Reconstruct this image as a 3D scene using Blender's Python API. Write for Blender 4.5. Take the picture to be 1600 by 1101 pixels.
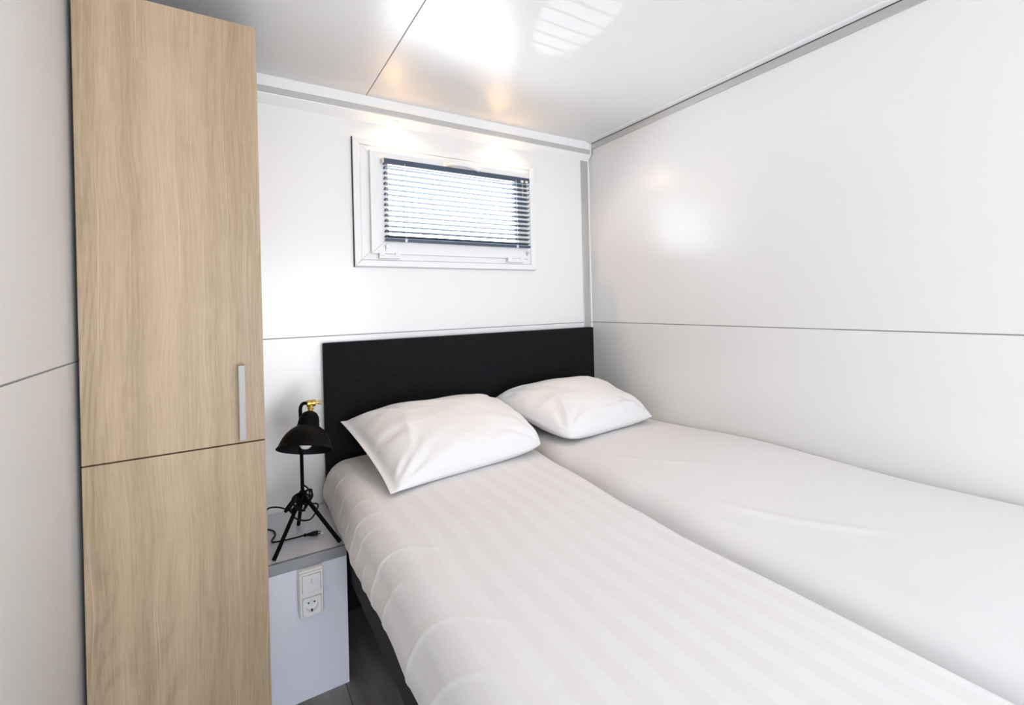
import bpy, bmesh, math, random
from mathutils import Vector, Matrix, noise
C = bpy.context
S = C.scene
PI = math.pi
for o in list(bpy.data.objects):
    bpy.data.objects.remove(o)

# ------------------------------------------------------------------ camera
cam_d = bpy.data.cameras.new('camera'); cam = bpy.data.objects.new('camera', cam_d)
S.collection.objects.link(cam); S.camera = cam
YAW, PITCH, ROLL = -0.546, 0.0, -0.024
fwd = Vector((-math.sin(YAW), math.cos(YAW), 0)); rt = Vector((math.cos(YAW), math.sin(YAW), 0)); up = Vector((0, 0, 1))
rt2 = rt * math.cos(ROLL) + up * math.sin(ROLL); up2 = -rt * math.sin(ROLL) + up * math.cos(ROLL)
m = Matrix((rt2, up2, -fwd)).transposed().to_4x4(); m.translation = Vector((-1.951, -2.228, 1.378))
cam.matrix_world = m
cam_d.sensor_fit = 'HORIZONTAL'; cam_d.sensor_width = 36; cam_d.lens = 719.7 / 1600 * 36
cam_d.shift_x = (800 - 799.2) / 1600; cam_d.shift_y = (474.5 - 550.5) / 1600
cam_d.clip_start = 0.02

# ------------------------------------------------------------------ light
S.view_settings.view_transform = 'Standard'; S.view_settings.look = 'None'
S.view_settings.gamma = 1; S.view_settings.use_curve_mapping = False
S.view_settings.exposure = 0.16
W = bpy.data.worlds.new('daylight'); S.world = W; W.use_nodes = True
nt = W.node_tree; bg = nt.nodes['Background']
tc = nt.nodes.new('ShaderNodeTexCoord'); sep = nt.nodes.new('ShaderNodeSeparateXYZ')
mr = nt.nodes.new('ShaderNodeMapRange'); mr.inputs[1].default_value = -0.1; mr.inputs[2].default_value = 0.15
mix = nt.nodes.new('ShaderNodeMix'); mix.data_type = 'RGBA'
mix.inputs[6].default_value = (0.92, 0.945, 1.0, 1); mix.inputs[7].default_value = (0.72, 0.77, 0.86, 1)   # sunlit pale ground below, sky above
nt.links.new(tc.outputs['Generated'], sep.inputs[0]); nt.links.new(sep.outputs[2], mr.inputs[0])
nt.links.new(mr.outputs[0], mix.inputs[0]); nt.links.new(mix.outputs[2], bg.inputs[0])
ms_ = nt.nodes.new('ShaderNodeMapRange'); ms_.inputs[1].default_value = 0.0; ms_.inputs[2].default_value = 0.8    # brighter on the sunny side of the house
ms_.inputs[3].default_value = 10.0; ms_.inputs[4].default_value = 14.0
nt.links.new(sep.outputs[1], ms_.inputs[0]); nt.links.new(ms_.outputs[0], bg.inputs[1])

# sun thrown back up through the window by shiny ground outside: striped patch on the ceiling
gd = bpy.data.lights.new('ground_glint', 'SPOT'); gd.energy = 300; gd.color = (0.9, 0.96, 1.0); gd.spot_size = math.radians(3.7); gd.spot_blend = 0.3; gd.shadow_soft_size = 0.008
go = bpy.data.objects.new('ground_glint', gd); S.collection.objects.link(go); go.location = (-0.15, 2.85, 0.48)
go.rotation_euler = (Vector((-0.905, -1.0, 2.373)) - Vector(go.location)).to_track_quat('-Z', 'Y').to_euler()
def portal(loc, rot, sx, sy):
    d = bpy.data.lights.new('daylight_portal', 'AREA'); d.shape = 'RECTANGLE'; d.size = sx; d.size_y = sy
    d.cycles.is_portal = True
    o = bpy.data.objects.new('daylight_portal', d); S.collection.objects.link(o)
    o.location = loc; o.rotation_euler = rot
portal((-0.905, 0.09, 1.88), (-PI/2, 0, 0), 0.86, 0.42)          # bedroom window, faces -y
portal((-1.15, -4.62, 1.15), (PI/2, 0, 0), 1.9, 2.0)             # glazed front behind the camera, faces +y

# ------------------------------------------------------------------ helpers
def mat(name, col, rough=0.5, metal=0.0, spec=0.5, **k):
    m_ = bpy.data.materials.new(name); m_.use_nodes = True
    b = m_.node_tree.nodes['Principled BSDF']
    b.inputs['Base Color'].default_value = (*col, 1); b.inputs['Roughness'].default_value = rough
    b.inputs['Metallic'].default_value = metal; b.inputs['Specular IOR Level'].default_value = spec
    for kk, v in k.items(): b.inputs[kk.replace('_', ' ')].default_value = v
    return m_
def N(m_, t, **k):
    n = m_.node_tree.nodes.new(t)
    for a, v in k.items(): setattr(n, a, v)
    return n
def L(m_, a, b): m_.node_tree.links.new(a, b)
def P(m_): return m_.node_tree.nodes['Principled BSDF']
def noise_bump(m_, scale, strength, dist=0.001, detail=3, vec=None):
    n = N(m_, 'ShaderNodeTexNoise'); n.inputs['Scale'].default_value = scale; n.inputs['Detail'].default_value = detail
    t = N(m_, 'ShaderNodeTexCoord'); mp = N(m_, 'ShaderNodeMapping')
    if vec: mp.inputs['Scale'].default_value = vec
    L(m_, t.outputs['Object'], mp.inputs[0]); L(m_, mp.outputs[0], n.inputs['Vector'])
    b = N(m_, 'ShaderNodeBump'); b.inputs['Strength'].default_value = strength; b.inputs['Distance'].default_value = dist
    L(m_, n.outputs[0], b.inputs['Height']); L(m_, b.outputs[0], P(m_).inputs['Normal'])
    return n

M = {}
M['panel'] = mat('white_panel', (0.80, 0.795, 0.785), 0.235, spec=0.65)
M['ceil'] = mat('ceiling_panel', (0.78, 0.78, 0.78), 0.29, spec=0.5)
M['alu'] = mat('aluminium', (0.56, 0.56, 0.56), 0.38, 0.7)
M['alu_edge'] = mat('edge_aluminium', (0.36, 0.37, 0.38), 0.4, 0.6)
M['alu_mat'] = mat('painted_grey', (0.50, 0.51, 0.51), 0.45, 0.2)
M['groove'] = mat('panel_joint', (0.28, 0.28, 0.28), 0.7)
M['pvc'] = mat('white_pvc', (0.83, 0.83, 0.83), 0.3)
M['white_trim'] = mat('white_trim', (0.84, 0.84, 0.84), 0.35)
M['rubber'] = mat('dark_rubber', (0.03, 0.03, 0.03), 0.7)
M['lam'] = mat('white_laminate', (0.85, 0.86, 0.95), 0.35)
M['slat'] = mat('blind_slat', (0.05, 0.075, 0.11), 0.35)
M['cord'] = mat('blind_cord', (0.8, 0.8, 0.8), 0.6)
M['clear'] = mat('blind_clip', (0.75, 0.70, 0.62), 0.3)
M['black'] = mat('black_metal', (0.002, 0.002, 0.0025), 0.5, spec=0.09)
M['black_in'] = mat('black_inner', (0.003, 0.0035, 0.006), 0.6, spec=0.2)
M['cable'] = mat('black_cable', (0.003, 0.003, 0.003), 0.5, spec=0.2)
M['brass'] = mat('brass', (0.60, 0.40, 0.10), 0.25, 1.0)
M['bulb'] = mat('bulb', (0.85, 0.85, 0.85), 0.2)
M['chrome'] = mat('steel', (0.62, 0.62, 0.61), 0.3, 1.0)
M['handle'] = mat('handle_metal', (0.36, 0.35, 0.335), 0.5, 0.3)
M['socket'] = mat('socket_plastic', (0.88, 0.88, 0.86), 0.28)
M['socket_dark'] = mat('socket_hole', (0.02, 0.02, 0.02), 0.6)
M['socket_grey'] = mat('socket_mark', (0.42, 0.42, 0.42), 0.5)
M['glass'] = mat('window_glass', (1, 1, 1), 0.0, Transmission_Weight=1.0, IOR=1.45)
M['carcass'] = mat('wardrobe_edge', (0.012, 0.012, 0.012), 0.8)

# glass: thin pane that lets daylight pass
g = M['glass']; nt = g.node_tree
tr = nt.nodes.new('ShaderNodeBsdfTransparent'); gl = nt.nodes.new('ShaderNodeBsdfGlossy'); gl.inputs['Roughness'].default_value = 0.02
mx = nt.nodes.new('ShaderNodeMixShader'); mx.inputs[0].default_value = 0.06
nt.links.new(tr.outputs[0], mx.inputs[1]); nt.links.new(gl.outputs[0], mx.inputs[2])
nt.links.new(mx.outputs[0], nt.nodes['Material Output'].inputs[0])

# headboard / base upholstery: black woven fabric
def fabric(name, c1, c2, sc):
    f = mat(name, c1, 0.9, spec=0.2)
    t = N(f, 'ShaderNodeTexCoord'); n1 = N(f, 'ShaderNodeTexNoise'); n1.inputs['Scale'].default_value = 1
    mp = N(f, 'ShaderNodeMapping'); mp.inputs['Scale'].default_value = (sc, sc, sc * 0.12)
    mp2 = N(f, 'ShaderNodeMapping'); mp2.inputs['Scale'].default_value = (sc * 0.12, sc * 0.12, sc)
    n2 = N(f, 'ShaderNodeTexNoise'); n2.inputs['Scale'].default_value = 1
    L(f, t.outputs['Object'], mp.inputs[0]); L(f, t.outputs['Object'], mp2.inputs[0])
    L(f, mp.outputs[0], n1.inputs['Vector']); L(f, mp2.outputs[0], n2.inputs['Vector'])
    a = N(f, 'ShaderNodeMath', operation='MULTIPLY'); L(f, n1.outputs[0], a.inputs[0]); L(f, n2.outputs[0], a.inputs[1])
    r = N(f, 'ShaderNodeMapRange'); r.inputs[1].default_value = 0.12; r.inputs[2].default_value = 0.42; L(f, a.outputs[0], r.inputs[0])
    x = N(f, 'ShaderNodeMix', data_type='RGBA'); x.inputs[6].default_value = (*c1, 1); x.inputs[7].default_value = (*c2, 1)
    L(f, r.outputs[0], x.inputs[0]); L(f, x.outputs[2], P(f).inputs['Base Color'])
    b = N(f, 'ShaderNodeBump'); b.inputs['Strength'].default_value = 0.4; b.inputs['Distance'].default_value = 0.0006
    L(f, a.outputs[0], b.inputs['Height']); L(f, b.outputs[0], P(f).inputs['Normal'])
    return f
M['fabric'] = fabric('black_fabric', (0.004, 0.0043, 0.005), (0.012, 0.0125, 0.0145), 700)
M['basefab'] = fabric('charcoal_fabric', (0.022, 0.023, 0.027), (0.058, 0.060, 0.068), 600)

# oak veneer with vertical grain
def wood():
    w = mat('pale_oak', (0.5, 0.38, 0.26), 0.45, spec=0.35)
    t = N(w, 'ShaderNodeTexCoord')
    def mapped(sc, loc=(0, 0, 0)):
        mp = N(w, 'ShaderNodeMapping'); mp.inputs['Scale'].default_value = sc; mp.inputs['Location'].default_value = loc
        L(w, t.outputs['Object'], mp.inputs[0]); return mp.outputs[0]
    def nz(vec, scale, detail=4, dist=0.0, rough=0.5):
        n = N(w, 'ShaderNodeTexNoise'); n.inputs['Scale'].default_value = scale; n.inputs['Detail'].default_value = detail
        n.inputs['Distortion'].default_value = dist; n.inputs['Roughness'].default_value = rough
        L(w, vec, n.inputs['Vector']); return n.outputs[0]
    def math_(op, a, b, cl=False):
        n = N(w, 'ShaderNodeMath', operation=op); n.use_clamp = cl
        for i, v in enumerate((a, b)):
            if isinstance(v, (int, float)): n.inputs[i].default_value = v
            else: L(w, v, n.inputs[i])
        return n.outputs[0]
    def rng(v, a, b, c=0.0, d=1.0):
        n = N(w, 'ShaderNodeMapRange'); n.inputs[1].default_value = a; n.inputs[2].default_value = b
        n.inputs[3].default_value = c; n.inputs[4].default_value = d; L(w, v, n.inputs[0]); return n.outputs[0]
    warp = nz(mapped((1.6, 1, 0.9)), 2.0, 2)
    warp2 = nz(mapped((7, 1, 3.2), (3, 0, 1)), 1.5, 3)
    sx = N(w, 'ShaderNodeSeparateXYZ'); L(w, t.outputs['Object'], sx.inputs[0])
    xx = math_('ADD', math_('ADD', sx.outputs[0], sx.outputs[1]), math_('MULTIPLY', warp, 0.055))
    xx = math_('ADD', xx, math_('MULTIPLY', warp2, 0.009))
    cv = N(w, 'ShaderNodeCombineXYZ'); L(w, xx, cv.inputs[0])
    cz = math_('MULTIPLY', sx.outputs[2], 0.03); L(w, cz, cv.inputs[2])
    broad = nz(cv.outputs[0], 9, 2)                      # wide bands of tone
    lines = nz(cv.outputs[0], 190, 4, rough=0.7)          # growth lines
    cl = N(w, 'ShaderNodeCombineXYZ'); L(w, xx, cl.inputs[0]); L(w, math_('MULTIPLY', sx.outputs[2], 0.006), cl.inputs[2])
    light = nz(cl.outputs[0], 170, 1)                     # occasional pale streaks
    pores = nz(mapped((900, 900, 26)), 1.0, 3)           # fine pores
    figure = nz(mapped((30, 30, 30)), 1.0, 3)
    col = N(w, 'ShaderNodeValToRGB'); e = col.color_ramp.elements
    e[0].position = 0.0; e[0].color = (0.300, 0.217, 0.135, 1); e[1].position = 1.0; e[1].color = (0.555, 0.430, 0.288, 1)
    e2 = col.color_ramp.elements.new(0.5); e2.color = (0.435, 0.328, 0.212, 1)
    v = math_('ADD', math_('MULTIPLY', rng(broad, 0.34, 0.66), 0.50), math_('MULTIPLY', rng(lines, 0.34, 0.66), 0.40))
    v = math_('ADD', v, math_('MULTIPLY', rng(pores, 0.3, 0.7), 0.20))
    v = math_('ADD', v, math_('MULTIPLY', rng(figure, 0.3, 0.7), 0.07))
    # cathedral figure: contour lines of a stretched noise field, present in some strips only
    fld = nz(mapped((5.5, 1, 0.55), (0.3, 0, 2.0)), 1.0, 1)
    ring_ = math_('SINE', math_('MULTIPLY', fld, 150.0), 0)
    msk = rng(nz(mapped((4.2, 1, 0.35), (1.7, 0, 0.4)), 1.0, 1), 0.50, 0.62)
    v = math_('SUBTRACT', v, math_('MULTIPLY', math_('MULTIPLY', rng(ring_, 0.1, 1.0), msk), 0.20))
    v = math_('SUBTRACT', v, 0.02, True)
    L(w, v, col.inputs[0])
    st = N(w, 'ShaderNodeMix', data_type='RGBA'); st.inputs[7].default_value = (0.66, 0.55, 0.41, 1)
    L(w, math_('MULTIPLY', rng(light, 0.675, 0.72), 0.42), st.inputs[0]); L(w, col.outputs[0], st.inputs[6])
    L(w, st.outputs[2], P(w).inputs['Base Color'])
    b = N(w, 'ShaderNodeBump'); b.inputs['Strength'].default_value = 0.15; b.inputs['Distance'].default_value = 0.0005
    L(w, pores, b.inputs['Height']); L(w, b.outputs[0], P(w).inputs['Normal'])
    return w
M['oak'] = wood()

# floor vinyl: dark grey brown planks
def floor_mat():
    f = mat('floor_vinyl', (0.09, 0.08, 0.07), 0.45)
    t = N(f, 'ShaderNodeTexCoord'); mp = N(f, 'ShaderNodeMapping'); mp.inputs['Scale'].default_value = (6, 0.9, 1)
    n = N(f, 'ShaderNodeTexNoise'); n.inputs['Scale'].default_value = 3; n.inputs['Detail'].default_value = 6
    L(f, t.outputs['Object'], mp.inputs[0]); L(f, mp.outputs[0], n.inputs['Vector'])
    r = N(f, 'ShaderNodeValToRGB'); r.color_ramp.elements[0].position = 0.3; r.color_ramp.elements[1].position = 0.7
    r.color_ramp.elements[0].color = (0.20, 0.186, 0.168, 1); r.color_ramp.elements[1].color = (0.36, 0.34, 0.31, 1)
    L(f, n.outputs[0], r.inputs[0])
    br = N(f, 'ShaderNodeTexBrick'); br.inputs['Scale'].default_value = 1.0; br.inputs['Brick Width'].default_value = 1.2
    br.inputs['Row Height'].default_value = 0.18; br.inputs['Mortar Size'].default_value = 0.002
    br.inputs['Color1'].default_value = (1, 1, 1, 1); br.inputs['Color2'].default_value = (0.88, 0.88, 0.88, 1); br.inputs['Mortar'].default_value = (0.3, 0.3, 0.3, 1)
    mp2 = N(f, 'ShaderNodeMapping'); mp2.inputs['Rotation'].default_value = (0, 0, PI / 2)
    L(f, t.outputs['Object'], mp2.inputs[0]); L(f, mp2.outputs[0], br.inputs['Vector'])
    x = N(f, 'ShaderNodeMix', data_type='RGBA', blend_type='MULTIPLY'); x.inputs[0].default_value = 1
    L(f, r.outputs[0], x.inputs[6]); L(f, br.outputs['Color'], x.inputs[7]); L(f, x.outputs[2], P(f).inputs['Base Color'])
    return f
M['floor'] = floor_mat()

# satin striped bed linen; stripes woven along local Y
def linen(name, stripes):
    f = mat(name, (0.85, 0.84, 0.84), 0.75, spec=0.25)
    P(f).inputs['Sheen Weight'].default_value = 0.15
    t = N(f, 'ShaderNodeTexCoord')
    n = N(f, 'ShaderNodeTexNoise'); n.inputs['Scale'].default_value = 9; n.inputs['Detail'].default_value = 4
    L(f, t.outputs['Object'], n.inputs['Vector'])
    n2 = N(f, 'ShaderNodeTexNoise'); n2.inputs['Scale'].default_value = 900; L(f, t.outputs['Object'], n2.inputs['Vector'])
    a = N(f, 'ShaderNodeMath', operation='MULTIPLY_ADD'); a.inputs[1].default_value = 0.04
    L(f, n2.outputs[0], a.inputs[0]); L(f, n.outputs[0], a.inputs[2])
    b = N(f, 'ShaderNodeBump'); b.inputs['Strength'].default_value = 0.35; b.inputs['Distance'].default_value = 0.006
    L(f, a.outputs[0], b.inputs['Height']); L(f, b.outputs[0], P(f).inputs['Normal'])
    if stripes:
        uv = N(f, 'ShaderNodeUVMap'); uv.uv_map = 'cloth'
        s = N(f, 'ShaderNodeSeparateXYZ'); L(f, uv.outputs[0], s.inputs[0])
        m1 = N(f, 'ShaderNodeMath', operation='MULTIPLY'); m1.inputs[1].default_value = stripes
        m2 = N(f, 'ShaderNodeMath', operation='FRACT'); m3 = N(f, 'ShaderNodeMapRange')
        m4 = N(f, 'ShaderNodeMath', operation='PINGPONG'); m4.inputs[1].default_value = 0.5
        L(f, s.outputs[0], m1.inputs[0]); L(f, m1.outputs[0], m2.inputs[0]); L(f, m2.outputs[0], m4.inputs[0])
        m3.inputs[1].default_value = 0.21; m3.inputs[2].default_value = 0.29; L(f, m4.outputs[0], m3.inputs[0])
        x = N(f, 'ShaderNodeMix', data_type='RGBA'); x.inputs[6].default_value = (0.84, 0.822, 0.82, 1); x.inputs[7].default_value = (0.858, 0.848, 0.847, 1)
        L(f, m3.outputs[0], x.inputs[0]); L(f, x.outputs[2], P(f).inputs['Base Color'])
        r = N(f, 'ShaderNodeMapRange'); r.inputs[3].default_value = 0.8; r.inputs[4].default_value = 0.62
        L(f, m3.outputs[0], r.inputs[0]); L(f, r.outputs[0], P(f).inputs['Roughness'])
    return f
M['sheet'] = linen('striped_sheet', 13.5)
M['plain_sheet'] = linen('plain_sheet', 0)
M['pillowcase'] = linen('pillowcase', 0)

def link(o, parent=None):
    S.collection.objects.link(o)
    if parent: o.parent = parent
    return o
def obj(name, bm, material, parent=None, smooth=None, mats=None):
    me = bpy.data.meshes.new(name); bmesh.ops.recalc_face_normals(bm, faces=bm.faces[:]) if smooth != 'keep' else None
    bm.to_mesh(me); bm.free()
    for mm in (mats or [material]): me.materials.append(mm)
    if smooth:
        me.shade_smooth()
        if smooth != 'all' and smooth != 'keep': me.set_sharp_from_angle(angle=math.radians(float(smooth)))
    return link(bpy.data.objects.new(name, me), parent)
def tag(o, label=None, cat=None, group=None, kind=None):
    if label: o['label'] = label
    if cat: o['category'] = cat
    if group: o['group'] = group
    if kind: o['kind'] = kind
    return o
def thing(name, label, cat, loc, group=None):
    o = bpy.data.objects.new(name, None); o.empty_display_size = 0.05; o.location = loc; link(o)
    return tag(o, label, cat, group)
def box(bm, x0, x1, y0, y1, z0, z1, bev=0.0, seg=2, mi=0):
    r = bmesh.ops.create_cube(bm, size=1)
    vs = r['verts']
    for v in vs:
        v.co = Vector(((x0 + x1) / 2 + v.co.x * (x1 - x0), (y0 + y1) / 2 + v.co.y * (y1 - y0), (z0 + z1) / 2 + v.co.z * (z1 - z0)))
    if bev > 0:
        es = list({e for v in vs for e in v.link_edges})
        bmesh.ops.bevel(bm, geom=es, offset=bev, segments=seg, affect='EDGES', profile=0.6)
    if mi:
        bm.faces.ensure_lookup_table()
        for f in bm.faces:
            if f.material_index == 0 and f.index == -1: f.material_index = mi
    return bm
def B(*a, **k):
    return box(bmesh.new(), *a, **k)
def tube(bm, pts, r, seg=10, cap=True, radii=None):
    pts = [Vector(p) for p in pts]; rings = []
    n0 = None
    for i, p in enumerate(pts):
        t = (pts[min(i + 1, len(pts) - 1)] - pts[max(i - 1, 0)])
        t.normalize()
        if n0 is None:
            n0 = t.orthogonal().normalized()
        n0 = (n0 - t * n0.dot(t)); n0.normalize()
        b = t.cross(n0); rr = radii[i] if radii else r
        rings.append([bm.verts.new(p + (n0 * math.cos(2 * PI * k / seg) + b * math.sin(2 * PI * k / seg)) * rr) for k in range(seg)])
    for a, b in zip(rings, rings[1:]):
        for k in range(seg): bm.faces.new((a[k], a[(k + 1) % seg], b[(k + 1) % seg], b[k]))
    if cap: bm.faces.new(rings[0]); bm.faces.new(rings[-1])
    return bm
def smooth_path(ctrl, n=12):
    c = [Vector(p) for p in ctrl]; out = []
    for i in range(len(c) - 1):
        p0, p1, p2, p3 = c[max(i - 1, 0)], c[i], c[i + 1], c[min(i + 2, len(c) - 1)]
        for k in range(n):
            t = k / n
            out.append(0.5 * ((2 * p1) + (p2 - p0) * t + (2 * p0 - 5 * p1 + 4 * p2 - p3) * t * t + (-p0 + 3 * p1 - 3 * p2 + p3) * t ** 3))
    out.append(c[-1]); return out
def lathe(bm, prof, mtx, seg=48):
    rings = []
    for r, h in prof:
        if r < 1e-6: rings.append([bm.verts.new(mtx @ Vector((0, 0, h)))])
        else: rings.append([bm.verts.new(mtx @ Vector((r * math.cos(2 * PI * k / seg), r * math.sin(2 * PI * k / seg), h))) for k in range(seg)])
    for a, b in zip(rings, rings[1:]):
        for k in range(seg):
            k2 = (k + 1) % seg
            if len(a) == 1 and len(b) == 1: continue
            if len(a) == 1: bm.faces.new((a[0], b[k], b[k2]))
            elif len(b) == 1: bm.faces.new((a[k], a[k2], b[0]))
            else: bm.faces.new((a[k], a[k2], b[k2], b[k]))
    return bm
def rel(bm, loc):
    bmesh.ops.translate(bm, verts=bm.verts, vec=-Vector(loc)); return bm
def struct(name, bm, material, parent=None, **k):
    o = obj(name, bm, material, parent, **k)
    if not parent: tag(o, kind='structure')
    return o

# ------------------------------------------------------------------ setting
XR, XL, ZC, ZS, YB, YF = 0.0, -2.308, 2.373, 1.252, 0.0, -4.6
T = 0.08; G = 0.0022
struct('floor', B(XL - T, XR + T, YF - T, YB + T, -0.06, 0.0), M['floor'])
# ceiling: two panels and the joint between them
bm = bmesh.new()
box(bm, XL - T, -1.391 - G, YF - T, YB + T, ZC, ZC + 0.06); box(bm, -1.391 + G, XR + T, YF - T, YB + T, ZC, ZC + 0.06)
ceil = struct('ceiling', bm, M['ceil'])
struct('panel_joint', B(-1.391 - G, -1.391 + G, YF, YB - 0.03, ZC + 0.0015, ZC + 0.02), M['groove'], ceil)
# right wall
bm = bmesh.new()
box(bm, XR, XR + T, YF - T, YB + T, 0, ZS - G); box(bm, XR, XR + T, YF - T, YB + T, ZS + G, ZC)
wr = struct('wall_right', bm, M['panel'])
struct('panel_joint', B(XR + 0.0015, XR + 0.02, YF, YB, ZS - G, ZS + G), M['groove'], wr)
# left wall
bm = bmesh.new()
for z0, z1 in ((0, ZS - G), (ZS + G, ZC)):
    box(bm, XL - T, XL, YF, YB, z0, z1)
wl = struct('wall_left', bm, M['panel'])
struct('panel_joint', B(XL - 0.02, XL - 0.0015, YF, YB, ZS - G, ZS + G), M['groove'], wl)
# back wall with the window hole
WX0, WX1, WZ0, WZ1 = -1.36, -0.51, 1.655, 2.105
bm = bmesh.new()
box(bm, XL, XR, 0, T, 0, ZS - G)
box(bm, XL, WX0, 0, T, ZS + G, ZC); box(bm, WX1, XR, 0, T, ZS + G, ZC)
box(bm, WX0, WX1, 0, T, ZS + G, WZ0); box(bm, WX0, WX1, 0, T, WZ1, ZC)
wb = struct('wall_back', bm, M['panel'])
struct('panel_joint', B(XL, XR, 0.0015, 0.02, ZS - G, ZS + G), M['groove'], wb)
# wall behind the camera: wide glazed opening
FX0, FX1, FZ1 = -2.1, -0.2, 2.15
bm = bmesh.new()
box(bm, XL, FX0, YF - T, YF, 0, ZC); box(bm, FX1, XR, YF - T, YF, 0, ZC); box(bm, FX0, FX1, YF - T, YF, FZ1, ZC)
struct('wall_front', bm, M['panel'])
def frame_bm(axis, p0, p1, a0, a1, z0, z1, w):
    bm = bmesh.new()
    def bb(u0, u1, v0, v1):
        if axis == 'x': box(bm, u0, u1, p0, p1, v0, v1, 0.003)
        else: box(bm, p0, p1, u0, u1, v0, v1, 0.003)
    bb(a0, a0 + w, z0, z1); bb(a1 - w, a1, z0, z1); bb(a0 + w, a1 - w, z0, z0 + w); bb(a0 + w, a1 - w, z1 - w, z1)
    return bm, bb
bm, bb = frame_bm('x', YF - 0.06, YF - 0.02, FX0 + 0.001, FX1 - 0.001, 0.001, FZ1 - 0.001, 0.06)
bb(-1.18, -1.12, 0.06, FZ1 - 0.06)
d2 = struct('door_1', bm, M['pvc'])
struct('pane', B(FX0 + 0.06, FX1 - 0.06, YF - 0.045, YF - 0.039, 0.06, FZ1 - 0.06), M['glass'], d2)

# ceiling pelmet along the back wall: white band, grey lip, sloped underside
bm = bmesh.new()
sec = [(0, ZC), (-0.034, ZC), (-0.035, 2.3245), (0, 2.3245)]
def extr(bm, sec, x0, x1):
    a = [bm.verts.new((x0, y, z)) for y, z in sec]; b = [bm.verts.new((x1, y, z)) for y, z in sec]
    n = len(sec)
    for i in range(n): bm.faces.new((a[i], a[(i + 1) % n], b[(i + 1) % n], b[i]))
    bm.faces.new(a); bm.faces.new(b); return bm
t1 = struct('trim_1', extr(bm, sec, XL + 0.001, -0.020), M['white_trim'])
struct('lip', extr(bmesh.new(), [(0, 2.3245), (-0.038, 2.3245), (-0.040, 2.321), (-0.040, 2.300), (-0.037, 2.2965), (0, 2.2965)], XL + 0.001, -0.020), M['alu_mat'], t1)
struct('soffit', extr(bmesh.new(), [(0, 2.2965), (-0.036, 2.2965), (-0.0345, 2.293), (-0.001, 2.262), (0, 2.262)], XL + 0.001, -0.008), M['white_trim'], t1)
struct('end_cap', B(-0.020, -0.0125, -0.042, -0.001, 2.294, ZC - 0.001, 0.002), M['white_trim'], t1)
# grey profile on top of the right wall
t2 = struct('trim_2', B(-0.012, 0, YF, -0.03, 2.331, 2.362, 0.001), M['alu'])
struct('joint', B(-0.011, 0, YF, -0.03, 2.362, 2.3665), M['rubber'], t2)
struct('cover_strip', B(-0.045, 0, YF, -0.036, 2.3665, ZC, 0.001), M['white_trim'], t2)
# grey profile down the corner
struct('trim_3', B(-0.070, -0.016, -0.006, 0, 0.0, 2.262, 0.0015), M['alu'])

# ------------------------------------------------------------------ window
OX0, OX1, OZ0, OZ1 = -1.455, -0.437, 1.571, 2.179
def ring(x0, x1, z0, z1, w, y0, y1, bev=0.003, wb_=None, wt=None):
    bm = bmesh.new(); wb_ = wb_ or w; wt = wt or w
    # four mitred sides
    o = [(x0, z0), (x1, z0), (x1, z1), (x0, z1)]; i = [(x0 + w, z0 + wb_), (x1 - w, z0 + wb_), (x1 - w, z1 - wt), (x0 + w, z1 - wt)]
    for k in range(4):
        k2 = (k + 1) % 4
        q = [o[k], o[k2], i[k2], i[k]]
        a = [bm.verts.new((x, y0, z)) for x, z in q]; b = [bm.verts.new((x, y1, z)) for x, z in q]
        bm.faces.new(a); bm.faces.new(b)
        e = []
        for j in range(4): bm.faces.new((a[j], a[(j + 1) % 4], b[(j + 1) % 4], b[j]))
        if bev:
            es = [ed for ed in {ed for v in a for ed in v.link_edges} if ed.verts[0] in a and ed.verts[1] in a]
            bmesh.ops.bevel(bm, geom=[es_ for es_ in es], offset=bev, segments=3, affect='EDGES', profile=0.6)
    return bm
win = struct('window_1', ring(OX0, OX1, OZ0, OZ1, 0.032, -0.020, 0.0, 0.005), M['pvc'])
struct('frame', ring(OX0 + 0.033, OX1 - 0.033, OZ0 + 0.033, OZ1 - 0.033, 0.066, -0.014, 0.05, 0.002), M['pvc'], win)
struct('gasket', B(OX0 - 0.0028, OX0 - 0.0002, -0.012, 0, OZ0 - 0.003, OZ1 + 0.001), M['rubber'], win)
struct('gasket', B(OX0 - 0.0045, OX1 + 0.001, -0.010, 0, OZ0 - 0.004, OZ0 - 0.0005), M['alu_mat'], win)
SX0, SX1, SZ0, SZ1 = -1.381, -0.487, 1.632, 2.122
sash = struct('sash', ring(SX0, SX1, SZ0, SZ1, 0.076, -0.036, -0.0145, 0.003, 0.072, 0.058), M['pvc'], win)
struct('bead', ring(SX0 + 0.0765, SX1 - 0.0765, SZ0 + 0.0725, SZ1 - 0.0585, 0.010, -0.030, -0.0145, 0.002), M['pvc'], win)
struct('pane', B(SX0 + 0.08, SX1 - 0.08, 0.01, 0.016, SZ0 + 0.07, SZ1 - 0.06), M['glass'], win)
for hx in (-1.295, -0.585):
    bm = B(hx - 0.052, hx + 0.052, -0.040, -0.0145, SZ0 - 0.022, SZ0 - 0.001, 0.003)
    box(bm, hx - 0.052, hx - 0.024, -0.044, -0.03, SZ0 - 0.012, SZ0 + 0.006, 0.002)
    box(bm, hx + 0.024, hx + 0.052, -0.044, -0.03, SZ0 - 0.012, SZ0 + 0.006, 0.002)
    struct('hinge', bm, M['pvc'], win)
bm = lathe(bmesh.new(), [(0, 0.012), (0.019, 0.012), (0.022, 0.009), (0.023, 0.0)], Matrix.Translation((-0.985, -0.036, 2.093)) @ Matrix.Rotation(PI / 2, 4, 'X'), 24)
hd = [(-0.985, -0.045, 2.093), (-0.985, -0.066, 2.094), (-0.965, -0.078, 2.097), (-0.92, -0.080, 2.099), (-0.87, -0.078, 2.095), (-0.835, -0.074, 2.088), (-0.822, -0.072, 2.086)]
pp = smooth_path(hd, 6)
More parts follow.
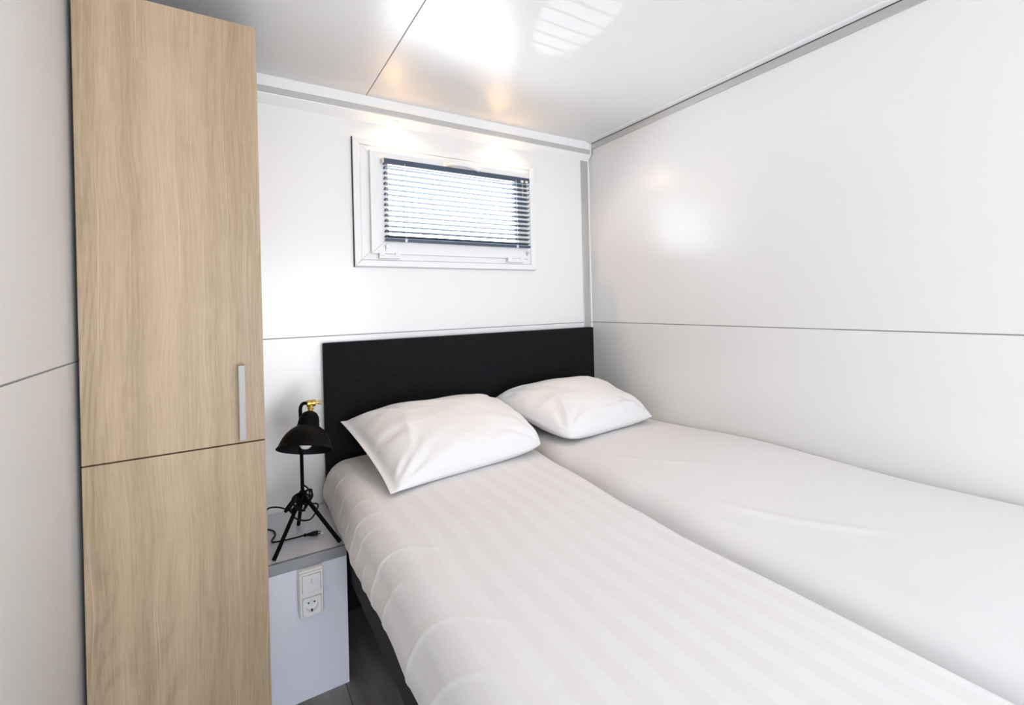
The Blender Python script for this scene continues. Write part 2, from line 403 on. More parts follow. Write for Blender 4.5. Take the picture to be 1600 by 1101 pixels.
tube(bm, pp, 0.01, 12, radii=[0.010 + 0.001 * math.sin(k / len(pp) * PI) for k in range(len(pp))])
struct('handle', bm, M['pvc'], win, smooth='40')

# ------------------------------------------------------------------ blind
bx0, bx1, bz0, bz1 = -1.322, -0.497, 1.694, 2.082
by = -0.052
bl = thing('venetian_blind', 'dark blue venetian blind, slats open, mounted on the white window sash', 'blind', (-0.91, by, bz0))
def bp(name, bm, m_, parent=bl, **k): return obj(name, rel(bm, (-0.91, by, bz0)), m_, parent, **k)
bp('head_rail', B(bx0, bx1, by - 0.0115, by + 0.0135, 2.056, 2.083, 0.002), M['slat'])
bp('bottom_rail', B(bx0 + 0.002, bx1 - 0.002, by - 0.012, by + 0.012, 1.690, 1.703, 0.0025), M['slat'])
ns = 14
slat0 = None
for i in range(ns):
    z = 1.713 + (2.040 - 1.713) * i / (ns - 1)
    if slat0 is None:
        bm = bmesh.new(); prev = None
        for j in range(9):
            u = -1 + j / 4
            y = u * 0.0119; zz = 0.0018 * (1 - u * u) - u * 0.0040
            a = [bm.verts.new((bx0 + 0.91 + 0.001, y, zz)), bm.verts.new((bx1 + 0.91 - 0.001, y, zz)),
                 bm.verts.new((bx1 + 0.91 - 0.001, y, zz - 0.0003)), bm.verts.new((bx0 + 0.91 + 0.001, y, zz - 0.0003))]
            if prev:
                for k in range(4): bm.faces.new((prev[k], prev[(k + 1) % 4], a[(k + 1) % 4], a[k]))
            else: bm.faces.new(a)
            prev = a
        bm.faces.new(prev)
        slat0 = obj('slat', bm, M['slat'], bl, smooth='40'); s = slat0
    else:
        s = slat0.copy(); S.collection.objects.link(s); s.parent = bl
    s.location = (0, 0, z - bz0)
for cx in (-1.222, -0.587):
    bm = bmesh.new()
    for yy in (by - 0.0135, by + 0.0135): tube(bm, [(cx, yy, 2.065), (cx, yy, 1.695)], 0.0009, 6)
    bp('ladder_cord', bm, M['cord'])
    bp('cord_clip', B(cx - 0.006, cx + 0.006, by - 0.015, by - 0.011, 1.688, 1.702, 0.001), M['cord'])
for cx in (bx0 + 0.010, bx1 - 0.012):
    bp('guide_wire', tube(bmesh.new(), [(cx, by, 2.07), (cx, by, 1.668)], 0.0008, 6), M['cord'])
    bm = B(cx - 0.005, cx + 0.005, by - 0.003, by + 0.0155, 1.657, 1.672, 0.001)
    box(bm, cx - 0.004, cx + 0.004, by + 0.008, by + 0.0155, 1.648, 1.657, 0.001)
    bp('wire_bracket', bm, M['chrome'])
bp('end_bracket', B(bx0 - 0.008, bx0 - 0.0005, by - 0.012, by + 0.0155, 2.060, 2.083, 0.001), M['clear'])
bm = bmesh.new()
for cx in (bx1 - 0.052, bx1 - 0.022): box(bm, cx - 0.009, cx + 0.009, by - 0.016, by - 0.012, 2.054, 2.066, 0.001)
bp('cord_lock', bm, M['clear'])
bm = bmesh.new()
for cx, z1 in ((bx1 - 0.052, 1.975), (bx1 - 0.022, 1.99)):
    tube(bm, [(cx, by - 0.016, 2.058), (cx, by - 0.018, z1)], 0.0010, 6)
bp('pull_cord', bm, M['cord'])

# ------------------------------------------------------------------ downlights in the pelmet
def spot(x, label):
    c = Vector((x, -0.0185, 2.278))
    nrm = Vector((0, -0.031, -0.0335)).normalized()       # outward normal of the sloped soffit
    mtx = Matrix.Translation(c) @ nrm.to_track_quat('Z', 'Y').to_matrix().to_4x4()
    t = thing('recessed_spotlight', label, 'spotlight', c, 'recessed spotlights above the window')
    obj('bezel', rel(lathe(bmesh.new(), [(0.0075, 0.0003), (0.0075, 0.0014), (0.0115, 0.0014), (0.0125, 0.0)], mtx, 24), c), M['chrome'], t, smooth='30')
    em = bpy.data.materials.get('lamp_lens')
    if not em:
        em = mat('lamp_lens', (1, 0.9, 0.75), 0.3); P(em).inputs['Emission Color'].default_value = (1, 0.70, 0.38, 1); P(em).inputs['Emission Strength'].default_value = 25
    obj('lens', rel(lathe(bmesh.new(), [(0, 0.0012), (0.0074, 0.0010), (0.0074, 0.0002), (0, 0.0002)], mtx, 24), c), em, t, smooth='30')
    d = bpy.data.lights.new('spotlight_beam', 'SPOT'); d.energy = 8.0; d.color = (1, 0.60, 0.26); d.spot_size = math.radians(158); d.spot_blend = 1.0; d.shadow_soft_size = 0.008
    o = bpy.data.objects.new('spotlight_beam', d); link(o, t); o.location = nrm * 0.012
    o.rotation_euler = Vector((0, -0.10, -1)).to_track_quat('-Z', 'Y').to_euler()
spot(-1.247, 'small warm recessed spotlight above the left half of the window')
spot(-0.652, 'small warm recessed spotlight above the right half of the window, near the corner')

# ------------------------------------------------------------------ wardrobe
wx0, wx1, wy, wz1, wzd = -2.297, -1.870, -0.601, 2.254, 0.975
wc = (-2.085, -0.3, 0)
wt = thing('wardrobe', 'tall narrow pale oak wardrobe with two doors beside the bed', 'wardrobe', wc)
bm = bmesh.new()
box(bm, wx0 + 0.003, wx1 - 0.0035, wy + 0.0215, -0.002, 0.0, wz1 - 0.002)
obj('carcass', rel(bm, wc), M['carcass'], wt)
obj('side_panel', rel(B(wx1 - 0.0034, wx1 - 0.0004, wy + 0.0225, -0.002, 0.001, wz1 - 0.001), wc), M['oak'], wt)
ud = obj('door', rel(B(wx0, wx1, wy, wy + 0.019, wzd + 0.002, wz1, 0.0012), wc), M['oak'], wt)
ld = obj('door', rel(B(wx0, wx1, wy, wy + 0.019, 0.02, wzd - 0.002, 0.0012), wc), M['oak'], wt)
bm = B(-1.938, -1.921, wy - 0.030, wy - 0.022, 0.989, 1.213, 0.0012)
box(bm, -1.938, -1.921, wy - 0.0225, wy, 1.205, 1.213, 0.001); box(bm, -1.938, -1.921, wy - 0.0225, wy, 0.989, 0.997, 0.001)
h = obj('handle', rel(bm, wc), M['handle'], ud); h['label'] = 'flat brushed metal bar handle'

# ------------------------------------------------------------------ nightstand with outlet
nx0, nx1, ny, nz = -1.866, -1.6075, -0.450, 0.502
nc = (-1.735, -0.225, 0)
nsd = thing('nightstand', 'low white box nightstand with aluminium front edge between wardrobe and bed', 'nightstand', nc)
bm = bmesh.new()
box(bm, nx0, nx1, ny + 0.017, -0.002, nz - 0.018, nz - 0.0005, 0.0005)
obj('top', rel(bm, nc), mat('top_laminate', (0.78, 0.775, 0.83), 0.3), nsd)
bm = bmesh.new()
box(bm, nx0, nx1, ny + 0.0015, ny + 0.018, 0.0, nz - 0.0185, 0.0005)
obj('front_panel', rel(bm, nc), M['lam'], nsd)
for a, b_ in ((nx0, nx0 + 0.016), (nx1 - 0.016, nx1)):
    obj('side_panel', rel(B(a, b_, ny + 0.0185, -0.002, 0.0, nz - 0.0185), nc), M['lam'], nsd)
bm = B(nx0, nx1, ny - 0.0005, ny + 0.0012, nz - 0.035, nz, 0.0005)
box(bm, nx0, nx1, ny + 0.0012, ny + 0.0168, nz - 0.0012, nz + 0.0008, 0.0003)
obj('edge_profile', rel(bm, nc), M['alu_edge'], nsd)
oc = Vector((-1.7335, ny + 0.0012, 0.388))
ot = thing('power_outlet', 'white surface mounted light switch over earthed socket on the nightstand front', 'power outlet', oc)
def op(name, bm, m_, par=ot, **k): return obj(name, bm, m_, par, **k)
op('back_box', B(-0.041, 0.041, -0.030, 0, -0.079, 0.079, 0.009, seg=4), M['socket'], smooth='30')
fr = op('face_frame', B(-0.0375, 0.0375, -0.039, -0.030, -0.0755, 0.0755, 0.004, seg=3), M['socket'], smooth='30')
sw = op('rocker_switch', B(-0.029, 0.029, -0.0435, -0.039, 0.010, 0.068, 0.002, seg=3), M['socket'], smooth='30')
bm = ring(-0.0305, 0.0305, 0.0085, 0.0695, 0.0014, -0.0396, -0.0388, 0)
op('reveal', bm, M['socket_grey'], sw)
bm = B(-0.001, 0.001, -0.0438, -0.0434, 0.045, 0.055)
tube(bm, [(0.0, -0.0436, 0.045), (-0.003, -0.0436, 0.041), (0.0, -0.0436, 0.038), (0.003, -0.0436, 0.041), (0, -0.0436, 0.045)], 0.0005, 6)
op('symbol', bm, M['socket_grey'], sw)
# socket face with a round well
bm = bmesh.new()
def square_with_well():
    n = 40; cy_ = -0.0385; half = 0.029; rw = 0.0205; y0 = -0.0430
    outer = []; inner = []; deep = []; back = []
    for k in range(n):
        a = 2 * PI * k / n; ca, sa = math.cos(a), math.sin(a)
        s_ = half / max(abs(ca), abs(sa)); s_ = min(s_, half * 1.34)
        outer.append(bm.verts.new((ca * s_, y0, cy_ + sa * s_))); back.append(bm.verts.new((ca * s_, -0.0390, cy_ + sa * s_)))
        inner.append(bm.verts.new((ca * rw, y0, cy_ + sa * rw))); deep.append(bm.verts.new((ca * rw * 0.93, -0.0305, cy_ + sa * rw * 0.93)))
    for k in range(n):
        k2 = (k + 1) % n
        bm.faces.new((back[k], back[k2], outer[k2], outer[k])); bm.faces.new((outer[k], outer[k2], inner[k2], inner[k]))
        bm.faces.new((inner[k], inner[k2], deep[k2], deep[k]))
    bm.faces.new(deep)
square_with_well()
so = op('socket', bm, M['socket'], smooth='30')
op('reveal', ring(-0.0305, 0.0305, -0.0690, -0.0080, 0.0014, -0.0396, -0.0388, 0), M['socket_grey'], so)
for sx in (-0.0095, 0.0095):
    op('pin_hole', lathe(bmesh.new(), [(0, 0.0012), (0.0028, 0.0012), (0.0028, 0)], Matrix.Translation((sx, -0.0305, -0.0335)) @ Matrix.Rotation(PI / 2, 4, 'X'), 16), M['socket_dark'], so)
for zz in (-0.0195, -0.0575):
    bm = B(-0.0028, 0.0028, -0.0425, -0.031, zz - 0.0025, zz + 0.0025, 0.0008)
    op('earth_contact', bm, M['chrome'] if zz > -0.03 else M['socket_dark'], so)
# cut the face frame so that the well is open: the frame is a ring
fr.data.clear_geometry()
bm = ring(-0.0375, 0.0375, -0.0755, 0.0755, 0.0085, -0.0395, -0.0302, 0.0025)
box(bm, -0.029, 0.029, -0.0388, -0.0302, -0.010, 0.067)
me = fr.data; bmesh.ops.recalc_face_normals(bm, faces=bm.faces[:]); bm.to_mesh(me); bm.free(); me.shade_smooth(); me.set_sharp_from_angle(angle=0.5)

# ------------------------------------------------------------------ bed
bc = (-0.82, -1.0, 0)
bed = thing('bed', 'double bed with charcoal upholstered base and black fabric headboard', 'bed', bc)
obj('headboard', rel(B(-1.6055, -0.038, -0.052, -0.008, 0.004, 1.222, 0.006, seg=3), bc), M['fabric'], bed, smooth='30')
for a, b_ in ((-1.592, -0.818), (-0.814, -0.030)):
    obj('bed_base', rel(B(a, b_, -2.08, -0.056, 0.350, 0.498, 0.010, seg=3), bc), M['basefab'], bed, smooth='30')
for lx in (-1.50, -0.90, -0.73, -0.12):
    for ly in (-1.38, -1.95):
        obj('leg', rel(lathe(bmesh.new(), [(0, 0), (0.022, 0), (0.024, 0.01), (0.027, 0.350), (0, 0.350)], Matrix.Translation((lx, ly, 0)), 20), bc), M['black'], bed, smooth='30')

def interp(tab, y):
    if y >= tab[0][0]: return tab[0][1]
    for (a, va), (b_, vb) in zip(tab, tab[1:]):
        if y >= b_:
            t = (y - a) / (b_ - a); t = t * t * (3 - 2 * t); return va + (vb - va) * t
    return tab[-1][1]
EDGE = [(-0.06, -0.775), (-0.42, -0.745), (-0.75, -0.785), (-1.14, -0.825), (-1.40, -0.845), (-1.9, -0.850), (-2.2, -0.85)]
LT = [(-0.06, 0.715), (-0.30, 0.722), (-1.0, 0.728), (-2.2, 0.728)]
RT = [(-0.06, 0.725), (-0.44, 0.738), (-1.08, 0.768), (-1.55, 0.760), (-2.2, 0.775)]
def ridge(p, a, b_, w, h, bend=0.0):
    """height of a soft cloth crease running from a to b"""
    ax, ay = a; bx_, by_ = b_; dx, dy = bx_ - ax, by_ - ay; L2 = dx * dx + dy * dy
    t = ((p[0] - ax) * dx + (p[1] - ay) * dy) / L2
    if t < -0.1 or t > 1.1: return 0
    l = math.sqrt(L2); d = ((p[0] - ax) * dy - (p[1] - ay) * dx) / l - bend * math.sin(PI * t)
    f = max(0.0, min(1.0, min(t + 0.1, 1.1 - t) / 0.35)); f = f * f * (3 - 2 * f)
    return h * f * math.exp(-(d / w) ** 2)

CREASES = [((-0.55, 0.0), (-0.62, 0.27), 0.0035, 0.0032, 0.015), ((-0.66, 0.02), (-0.80, 0.33), 0.0045, 0.0045, 0.03), ((-0.72, 0.02), (-0.88, 0.30), 0.004, 0.0032, 0.02),
           ((-0.90, 0.0), (-1.08, 0.35), 0.005, 0.0050, 0.03), ((-1.00, 0.0), (-1.13, 0.24), 0.004, 0.0035, 0.02), ((-0.28, 0.02), (-0.33, 0.27), 0.004, 0.0038, 0.01),
           ((-0.40, 0.0), (-0.47, 0.24), 0.0045, 0.0034, 0.012), ((-0.12, 0.05), (-0.22, 0.31), 0.0045, 0.0036, 0.01), ((-0.09, 0.08), (-0.13, 0.30), 0.004, 0.003, 0.005),
           ((-1.18, 0.0), (-1.42, 0.36), 0.006, 0.0050, 0.03), ((-1.30, 0.0), (-1.55, 0.30), 0.005, 0.0042, 0.03), ((-0.15, 0.235), (-1.9, 0.26), 0.004, 0.0018, 0.01), ((-0.80, 0.0), (-0.84, 0.13), 0.004, 0.004, 0.0)]
def mattress(side):
    nu, nv = 190, 420
    y0, y1 = -0.056, -2.13
    bm = bmesh.new(); uvl = bm.loops.layers.uv.new('cloth'); grid = []; uvs = {}
    for j in range(nv + 1):
        y = y0 + (y1 - y0) * j / nv; e = interp(EDGE, y)
        zt = interp(LT if side == 'L' else RT, y)
        # head end rounding
        dh = min(y0 - y, 0.09) / 0.09; dz_end = 0.030 * (1 - dh) ** 2.4
        df = min(y - y1, 0.09) / 0.09; dz_end += 0.05 * (1 - df) ** 2.2
        if side == 'L':
            fo = min(1, max(0, (-y - 0.45) / 0.3)); fo = fo * fo * (3 - 2 * fo)
            xa, xb, za, zb = -1.612 - 0.012 * fo, e - 0.004, 0.507 - 0.022 * min(1, max(0, (-y - 1.0) / 0.2)), 0.4995
            ra, rb = 0.085, 0.075
            xa += 0.010 * math.sin(y * 4.2 + 0.3) * 0.5
        else:
            fo = 1; xa, xb, za, zb = e + 0.004, -0.006, 0.4995, 0.4995
            ra, rb = 0.060, 0.035
        # profile: bottom left -> up -> over -> down right
        pts = []
        n1, n2, n3 = 60, nu - 60 - 22, 22
        for i in range(n1):
            t = i / n1
            hl = zt - ra - za; al = ra * PI / 2; s_ = t * (hl + al)
            if s_ < hl:
                z = za + s_; x = xa - 0.012 * math.sin(PI * min(1, (z - za) / (zt - ra - za)) ) + (0.010 + 0.004 * (1 - fo)) * (1 - min(1, (z - za) / 0.05)) ** 2
            else:
                a = (s_ - hl) / ra; x = xa + ra * (1 - math.cos(a)); z = zt - ra + ra * math.sin(a)
            pts.append((x, z))
        for i in range(n2 + 1):
            t = i / n2; x = xa + ra + (xb - rb - xa - ra) * t
            pts.append((x, zt + (0.010 if side == 'L' else 0.006) * math.sin(PI * t)))
        for i in range(1, n3 + 1):
            t = i / n3; al = rb * PI / 2; hl = zt - rb - zb; s_ = t * (hl + al)
            if s_ < al:
                a = s_ / rb; pts.append((xb - rb + rb * math.sin(a), zt - rb + rb * math.cos(a)))
            else: pts.append((xb, zt - rb - (s_ - al)))
        row = []; acc = 0; prev = None
        for i, (x, z) in enumerate(pts):
            if prev: acc += math.hypot(x - prev[0], z - prev[1])
            prev = (x, z)
            fz = max(0, min(1, (z - 0.60) / 0.1))
            z -= dz_end * fz
            n1_ = noise.noise(Vector((x * 3.2, y * 2.2, 1.7 if side == 'L' else 7.1)))
            n2_ = noise.noise(Vector((x * 9 + y * 2, y * 4, 4.0)))
            z += (0.0035 * n1_ + 0.0012 * n2_) * fz
            # creases on the side drape and near the head corner
            if side == 'L':
                k = 0
                q = (y, acc)
                for a0, a1, ww, hh, bb_ in CREASES: k += ridge(q, a0, a1, ww, hh, bb_)
                k += 0.0035 * noise.noise(Vector((y * 10 + acc * 6, acc * 2.5, 9.0))) * max(0, min(1, (0.36 - acc) / 0.1))
                fx = max(0, min(1, (-1.45 - x) / 0.12)); x -= k * fx; z += k * (1 - fx) * 0.7
                if acc < 0.02: z += 0.004 * noise.noise(Vector((y * 5, 0, 3)))
            else:
                q = (x, y)
                z += fz * (ridge(q, (-0.70, -0.80), (-0.45, -1.15), 0.02, 0.003, 0.03) + ridge(q, (-0.74, -1.30), (-0.5, -1.75), 0.02, 0.004, 0.02))
            v = bm.verts.new((x, y, z)); row.append(v); uvs[v] = (acc, y)
        grid.append(row)
    for j in range(nv):
        for i in range(len(grid[0]) - 1):
            bm.faces.new((grid[j][i], grid[j][i + 1], grid[j + 1][i + 1], grid[j + 1][i]))
    # close the ends and the underside
    for row in (grid[0], grid[-1]): bm.faces.new(row)
    a, b_ = [r[0] for r in grid], [r[-1] for r in grid]
    if side == 'L':      # the hem hangs down outside the base
        st = []
        for v in a:
            w_ = bm.verts.new((-1.5985, v.co.y, 0.4995)); st.append(w_); uvs[w_] = (0, v.co.y)
        for j in range(nv): bm.faces.new((a[j], a[j + 1], st[j + 1], st[j]))
        a = st
    for j in range(nv): bm.faces.new((a[j], a[j + 1], b_[j + 1], b_[j]))
    for f in bm.faces:
        for lp in f.loops: lp[uvl].uv = uvs[lp.vert]
    c = (-1.2, -1.08, 0.55) if side == 'L' else (-0.42, -1.08, 0.55)
    # thin inner edge: the hem sits on the base
    return rel(bm, c), c
def topz(x, y):
    e = interp(EDGE, y); 
    return interp(LT if x < e else RT, y) + 0.008
for side, lab in (('L', 'left single mattress in white striped sheet that drapes over the open side'), ('R', 'right single mattress in plain white sheet against the white wall')):
    bm, c = mattress(side)
    o = obj('mattress', bm, M['sheet' if side == 'L' else 'plain_sheet'], smooth='all'); o.location = c
    tag(o, lab, 'mattress', 'mattresses side by side on the bed')

# ------------------------------------------------------------------ pillows
def pillow(name, label, corners, T_, seed, flap=0.0, creases=(), rnd=(0, 0, 0, 0)):
    """corners: back-left, back-right, front-right, front-left"""
    bl_, br_, fr_, fl_ = [Vector(c) for c in corners]
    n = 72; sides = []
    nrm = ((br_ - bl_).cross(fl_ - bl_)).normalized()
    if nrm.z < 0: nrm = -nrm
    bm = bmesh.new()
    top, bot = [], []
    cen = (bl_ + br_ + fr_ + fl_) / 4
    for j in range(n + 1):
        rt_, rb_ = [], []
        for i in range(n + 1):
            u = -1 + 2 * i / n; v = -1 + 2 * j / n          # v: -1 front, 1 back
            # concave edges between pointed corners
            uu = u * (1 - 0.020 * (1 - v * v)); vv = v * (1 - 0.045 * (1 - u * u))
            c_ = rnd[0 if (v > 0 and u < 0) else 1 if v > 0 else 2 if u > 0 else 3]
            sc_ = 1 - c_ * (u * u * v * v) ** 1.5; uu *= sc_; vv *= sc_
            a = (uu + 1) / 2; b_ = (vv + 1) / 2
            p = (fl_ * (1 - a) + fr_ * a) * (1 - b_) + (bl_ * (1 - a) + br_ * a) * b_
            ue = u
            if flap: ue = -1 + 2 * max(0, (u + 1 - flap)) / (2 - flap)
            w = max(0, (1 - abs(ue) ** 2.6)) ** 0.50 * max(0, (1 - abs(v) ** 2.4)) ** 0.52
            nn = noise.noise(Vector((u * 1.7 + seed, v * 1.7, 0.3)))
            h = T_ * w * (1 + 0.10 * nn)
            k = 0
            for (a0, a1, ww, hh, bb_) in creases: k += ridge((u, v), a0, a1, ww, hh, bb_)
            # gathers running in from the two ends
            edge = max(0, abs(ue) - 0.55) / 0.45
            k += 0.0035 * edge * w ** 0.5 * math.sin(v * 17 + 3.5 * noise.noise(Vector((u * 2, v * 2, seed))) + seed)
            for ci, (cu, cv_) in enumerate(((-1, 1), (1, 1), (1, -1), (-1, -1))):
                du, dv = u - cu, v - cv_; dd = math.hypot(du, dv)
                if 0.03 < dd < 1.5:
                    an = math.atan2(abs(dv), abs(du))
                    k += 0.0075 * math.exp(-(dd / 0.62) ** 2) * min(1, dd / 0.3) * math.sin(an * 13 + seed * (ci + 1) + 2.2 * noise.noise(Vector((dd * 2.5, an * 2, seed + ci))))
            kk = noise.noise(Vector((u * 2.2 + v * 1.1 + seed, v * 3.0 - u * 0.6, 8.0))); k += 0.010 * max(0, 1 - abs(kk) * 9) * min(1, w * 1.5) * 0.14
            k += 0.003 * noise.noise(Vector((u * 4 + seed, v * 5, 2.2))) * min(1, w * 2)
            eps = 0.0012
            pt = p + nrm * (h * 0.62 + k * min(1, w * 3) + eps)
            pb = p - nrm * (h * 0.38 + eps)
            for q in (pt, pb):
                q.z = max(q.z, topz(q.x, q.y) + (0.003 if q is pb else 0.0055)); q.y = min(q.y, -0.058)
            rt_.append(bm.verts.new(pt)); rb_.append(bm.verts.new(pb))
        top.append(rt_); bot.append(rb_)
    for j in range(n):
        for i in range(n):
            bm.faces.new((top[j][i], top[j][i + 1], top[j + 1][i + 1], top[j + 1][i]))
            bm.faces.new((bot[j][i], bot[j + 1][i], bot[j + 1][i + 1], bot[j][i + 1]))
    for i in range(n):
        bm.faces.new((top[0][i + 1], top[0][i], bot[0][i], bot[0][i + 1])); bm.faces.new((top[n][i], top[n][i + 1], bot[n][i + 1], bot[n][i]))
        bm.faces.new((top[i][0], top[i + 1][0], bot[i + 1][0], bot[i][0])); bm.faces.new((top[i + 1][n], top[i][n], bot[i][n], bot[i + 1][n]))
    o = obj(name, rel(bm, cen), M['pillowcase'], smooth='all'); o.location = cen
    tag(o, label, 'pillow', 'white pillows against the headboard')
    md = o.modifiers.new('s', 'SUBSURF'); md.levels = 1; md.render_levels = 1
    return o
pillow('pillow', 'left white pillow, its open pillowcase corner hanging towards the camera', [(-1.555, -0.13, 0.885), (-0.79, -0.12, 0.875), (-0.785, -0.61, 0.765), (-1.495, -0.665, 0.745)],
       0.205, 1.3, flap=0.06, rnd=(-0.01, 0.14, 0.11, -0.03), creases=[((-0.8, -0.9), (-0.55, 0.2), 0.05, 0.008, 0.05), ((-0.95, 0.9), (-0.5, 0.4), 0.05, 0.006, 0), ((-0.3, -0.95), (0.6, -0.75), 0.06, 0.006, 0.05), ((0.9, -0.9), (0.3, -0.55), 0.05, 0.006, 0)])
pillow('pillow', 'right white pillow in the corner, touching headboard beside the wall', [(-0.825, -0.12, 0.895), (-0.115, -0.11, 0.895), (-0.085, -0.565, 0.775), (-0.700, -0.635, 0.775)],
       0.20, 5.1, flap=0.0, rnd=(0.07, 0.14, 0.04, 0.07), creases=[((-0.9, -0.9), (-0.5, 0.5), 0.06, 0.009, 0.08), ((-0.3, -0.8), (0.9, -0.7), 0.05, 0.007, 0.05), ((0.2, -0.95), (0.5, -0.6), 0.04, 0.005, 0)])

# ------------------------------------------------------------------ lamp
zt = nz + 0.0015
lc = Vector((-1.733, -0.300, zt))
lamp = thing('table_lamp', 'black metal tripod desk lamp with brass joint standing on the nightstand', 'lamp', lc)
def lp(name, bm, m_, par=lamp, **k): return obj(name, rel(bm, lc), m_, par, **k)
hub = Vector((-1.733, -0.290, 0.655))
feet = [(-1.844, -0.424, zt), (-1.624, -0.420, zt), (-1.738, -0.178, zt)]
for ft in feet:
    f = Vector(ft); d = (f - hub).normalized(); a = math.sqrt(d.x ** 2 + d.y ** 2)
    p0 = hub + Vector((d.x, d.y, 0)).normalized() * 0.014
    end = f + Vector((0, 0, 0.0065 * a))
    lp('leg', tube(bmesh.new(), [p0, end], 0.0072, 16), M['black'], smooth='40')
lp('hub', lathe(bmesh.new(), [(0, -0.022), (0.013, -0.022), (0.016, -0.016), (0.016, 0.016), (0.009, 0.026), (0, 0.026)], Matrix.Translation(hub), 20), M['black'], smooth='30')
pole = smooth_path([(hub.x, hub.y, 0.63), (hub.x, hub.y, 0.80), (hub.x, hub.y, 0.95), (hub.x + 0.000, hub.y, 0.995), (hub.x + 0.008, hub.y, 1.012), (hub.x + 0.022, hub.y - 0.002, 1.014)], 8)
lp('pole', tube(bmesh.new(), pole, 0.0066, 16), M['black'], smooth='40')
# shade: lathe about its own axis, tilted towards the room
jt = Vector((hub.x + 0.038, hub.y - 0.006, 1.012))
ax_dn = Vector((-0.20, -0.40, -0.90)).normalized()
q = (-ax_dn).to_track_quat('Z', 'X').to_matrix().to_4x4()
rimc = jt + ax_dn * 0.176
ms = Matrix.Translation(rimc) @ q @ Matrix.Diagonal((0.95, 0.95, 1, 1))
prof = [(0.103, 0.0), (0.1045, 0.002), (0.1025, 0.005), (0.098, 0.010), (0.094, 0.022), (0.087, 0.040), (0.076, 0.058), (0.062, 0.073), (0.048, 0.083), (0.0415, 0.087), (0.0405, 0.096), (0.0385, 0.112), (0.034, 0.126), (0.025, 0.138), (0.012, 0.145), (0.0, 0.146)]
lp('shade', lathe(bmesh.new(), prof, ms, 64), M['black'], smooth='50')
inner = [(0.103, 0.0), (0.0965, 0.010), (0.0925, 0.022), (0.0855, 0.040), (0.0745, 0.057), (0.0605, 0.0715), (0.046, 0.081), (0.038, 0.09), (0.036, 0.11), (0.0, 0.125)]
lp('inner_shade', lathe(bmesh.new(), inner, ms, 64), M['black_in'], smooth='50')
lp('bulb', lathe(bmesh.new(), [(0, 0.003), (0.012, 0.005), (0.021, 0.013), (0.026, 0.028), (0.023, 0.046), (0.014, 0.068), (0.013, 0.095), (0, 0.095)], ms @ Matrix.Translation((0.0, 0.0, 0)), 32), M['bulb'], smooth='50')
jb = lathe(bmesh.new(), [(0, 0.145), (0.009, 0.145), (0.009, 0.152), (0.012, 0.153), (0.012, 0.158), (0.008, 0.160), (0.008, 0.168), (0, 0.168)], ms, 20)
mj = Matrix.Translation(jt) @ Matrix.Rotation(PI / 2, 4, 'Y')
lathe(jb, [(0, -0.017), (0.011, -0.017), (0.0135, -0.014), (0.0135, -0.003), (0.0115, -0.001), (0.0115, 0.001), (0.0135, 0.003), (0.0135, 0.012), (0.010, 0.016), (0.0, 0.016)], mj, 24)
joint = lp('joint', jb, M['brass'], smooth='35'); joint['label'] = 'polished brass swivel joint'
wn = tube(bmesh.new(), [jt + Vector((0.016, 0, 0)), jt + Vector((0.026, 0, 0))], 0.004, 12)
for s_ in (-1, 1):
    tube(wn, [jt + Vector((0.024, 0, s_ * 0.003)), jt + Vector((0.034, 0, s_ * 0.007)), jt + Vector((0.042, 0, s_ * 0.008))], 0.003, 8, radii=[0.0035, 0.0028, 0.0022])
lp('wing_nut', wn, M['brass'], smooth='35')
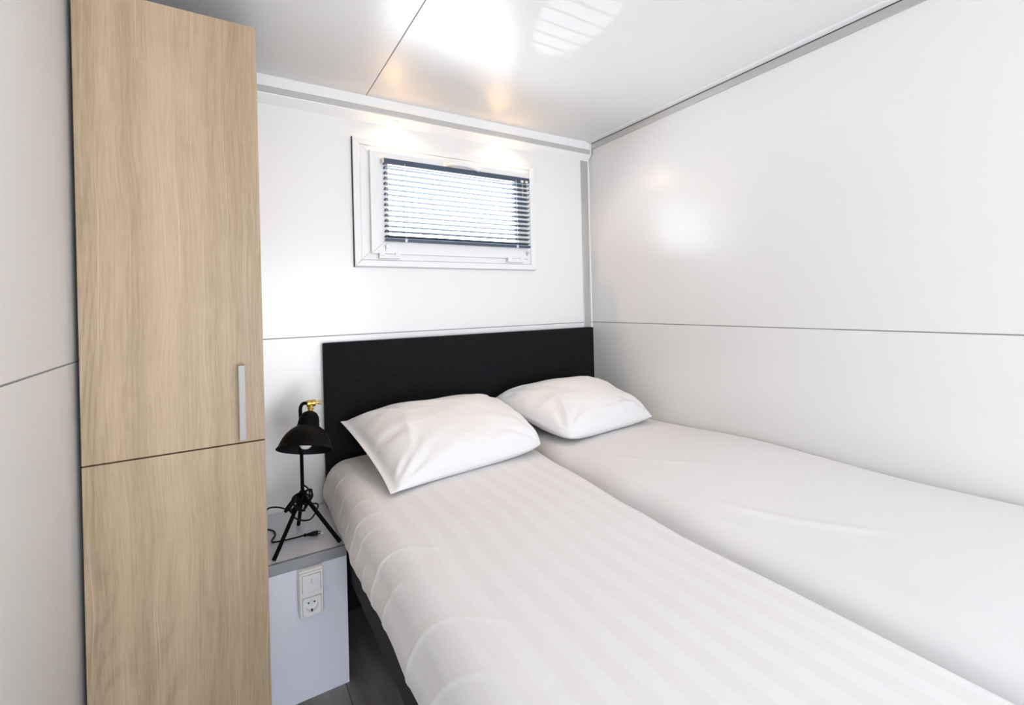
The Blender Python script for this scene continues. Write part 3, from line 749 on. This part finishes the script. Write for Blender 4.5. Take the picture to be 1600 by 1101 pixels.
# cable: tangled round the hub, out to the left behind the wardrobe edge, and back to the plug
H = hub
cab = []
for k in range(34):
    a = k * 0.74; r = 0.026 + 0.016 * math.sin(k * 1.9) + 0.007 * math.sin(k * 0.7)
    cab.append((H.x + r * math.cos(a), H.y - 0.012 + r * 0.9 * math.sin(a), H.z - 0.012 + 0.032 * math.sin(k * 1.13)))
cab += [(H.x + 0.05, H.y - 0.03, 0.625), (H.x + 0.02, H.y - 0.05, 0.585), (H.x - 0.03, H.y - 0.05, 0.600), (H.x - 0.05, H.y - 0.03, 0.640)]
cabA = [(H.x, H.y, H.z + 0.05), (H.x + 0.02, H.y - 0.015, H.z + 0.03)] + cab + [(-1.774, -0.29, 0.612), (-1.80, -0.285, 0.627), (-1.825, -0.27, 0.632), (-1.850, -0.24, 0.620), (-1.862, -0.20, 0.57), (-1.861, -0.165, 0.515), (-1.852, -0.150, zt + 0.0035), (-1.838, -0.165, zt + 0.0035), (-1.826, -0.190, zt + 0.0035), (-1.826, -0.225, zt + 0.0035), (-1.838, -0.255, zt + 0.0035), (-1.838, -0.276, zt + 0.0035), (-1.822, -0.283, zt + 0.0035), (-1.79, -0.288, zt + 0.0035), (-1.760, -0.294, zt + 0.0055), (-1.733, -0.299, zt + 0.0085)]
ca = lp('cable', tube(bmesh.new(), smooth_path(cabA, 8), 0.0030, 8), M['cable'], smooth='60')
bm = tube(bmesh.new(), [(-1.795, -0.300, 0.618), (-1.785, -0.302, 0.630), (-1.765, -0.306, 0.655), (-1.757, -0.308, 0.667)], 0.01, 12, radii=[0.006, 0.0095, 0.0095, 0.006])
sw_ = lp('cable_switch', bm, M['cable'], ca, smooth='40')
# euro plug lying on the top
pd = Vector((0.97, -0.17, 0)).normalized(); ps = Vector((-pd.y, pd.x, 0)); p0 = Vector((-1.733, -0.299, zt + 0.0085))
bm = bmesh.new(); rings = []
for t, w, hh in ((0, .0045, .0045), (0.003, .0065, .006), (0.005, .0065, .006), (0.006, .004, .004), (0.012, .0055, .005), (0.022, .0105, .0065), (0.028, .0125, .007), (0.030, .0115, .007), (0.036, .0125, .007), (0.040, .0125, .007)):
    t *= 1.25; w *= 1.2; hh *= 1.08
    rings.append([bm.verts.new(p0 + pd * t + ps * (w * math.cos(2 * PI * k / 16)) + Vector((0, 0, hh * math.sin(2 * PI * k / 16)))) for k in range(16)])
for a, b_ in zip(rings, rings[1:]):
    for k in range(16): bm.faces.new((a[k], a[(k + 1) % 16], b_[(k + 1) % 16], b_[k]))
bm.faces.new(rings[0]); bm.faces.new(rings[-1])
plug = lp('plug', bm, M['cable'], smooth='40')
for s_ in (-1, 1):
    bm = tube(bmesh.new(), [p0 + pd * 0.050 + ps * s_ * 0.0095, p0 + pd * 0.060 + ps * s_ * 0.0095], 0.0019, 10)
    lp('pin', bm, M['cable'], plug, smooth='40')
    lp('pin_tip', tube(bmesh.new(), [p0 + pd * 0.060 + ps * s_ * 0.0095, p0 + pd * 0.069 + ps * s_ * 0.0095], 0.0018, 10), M['chrome'], plug, smooth='40')
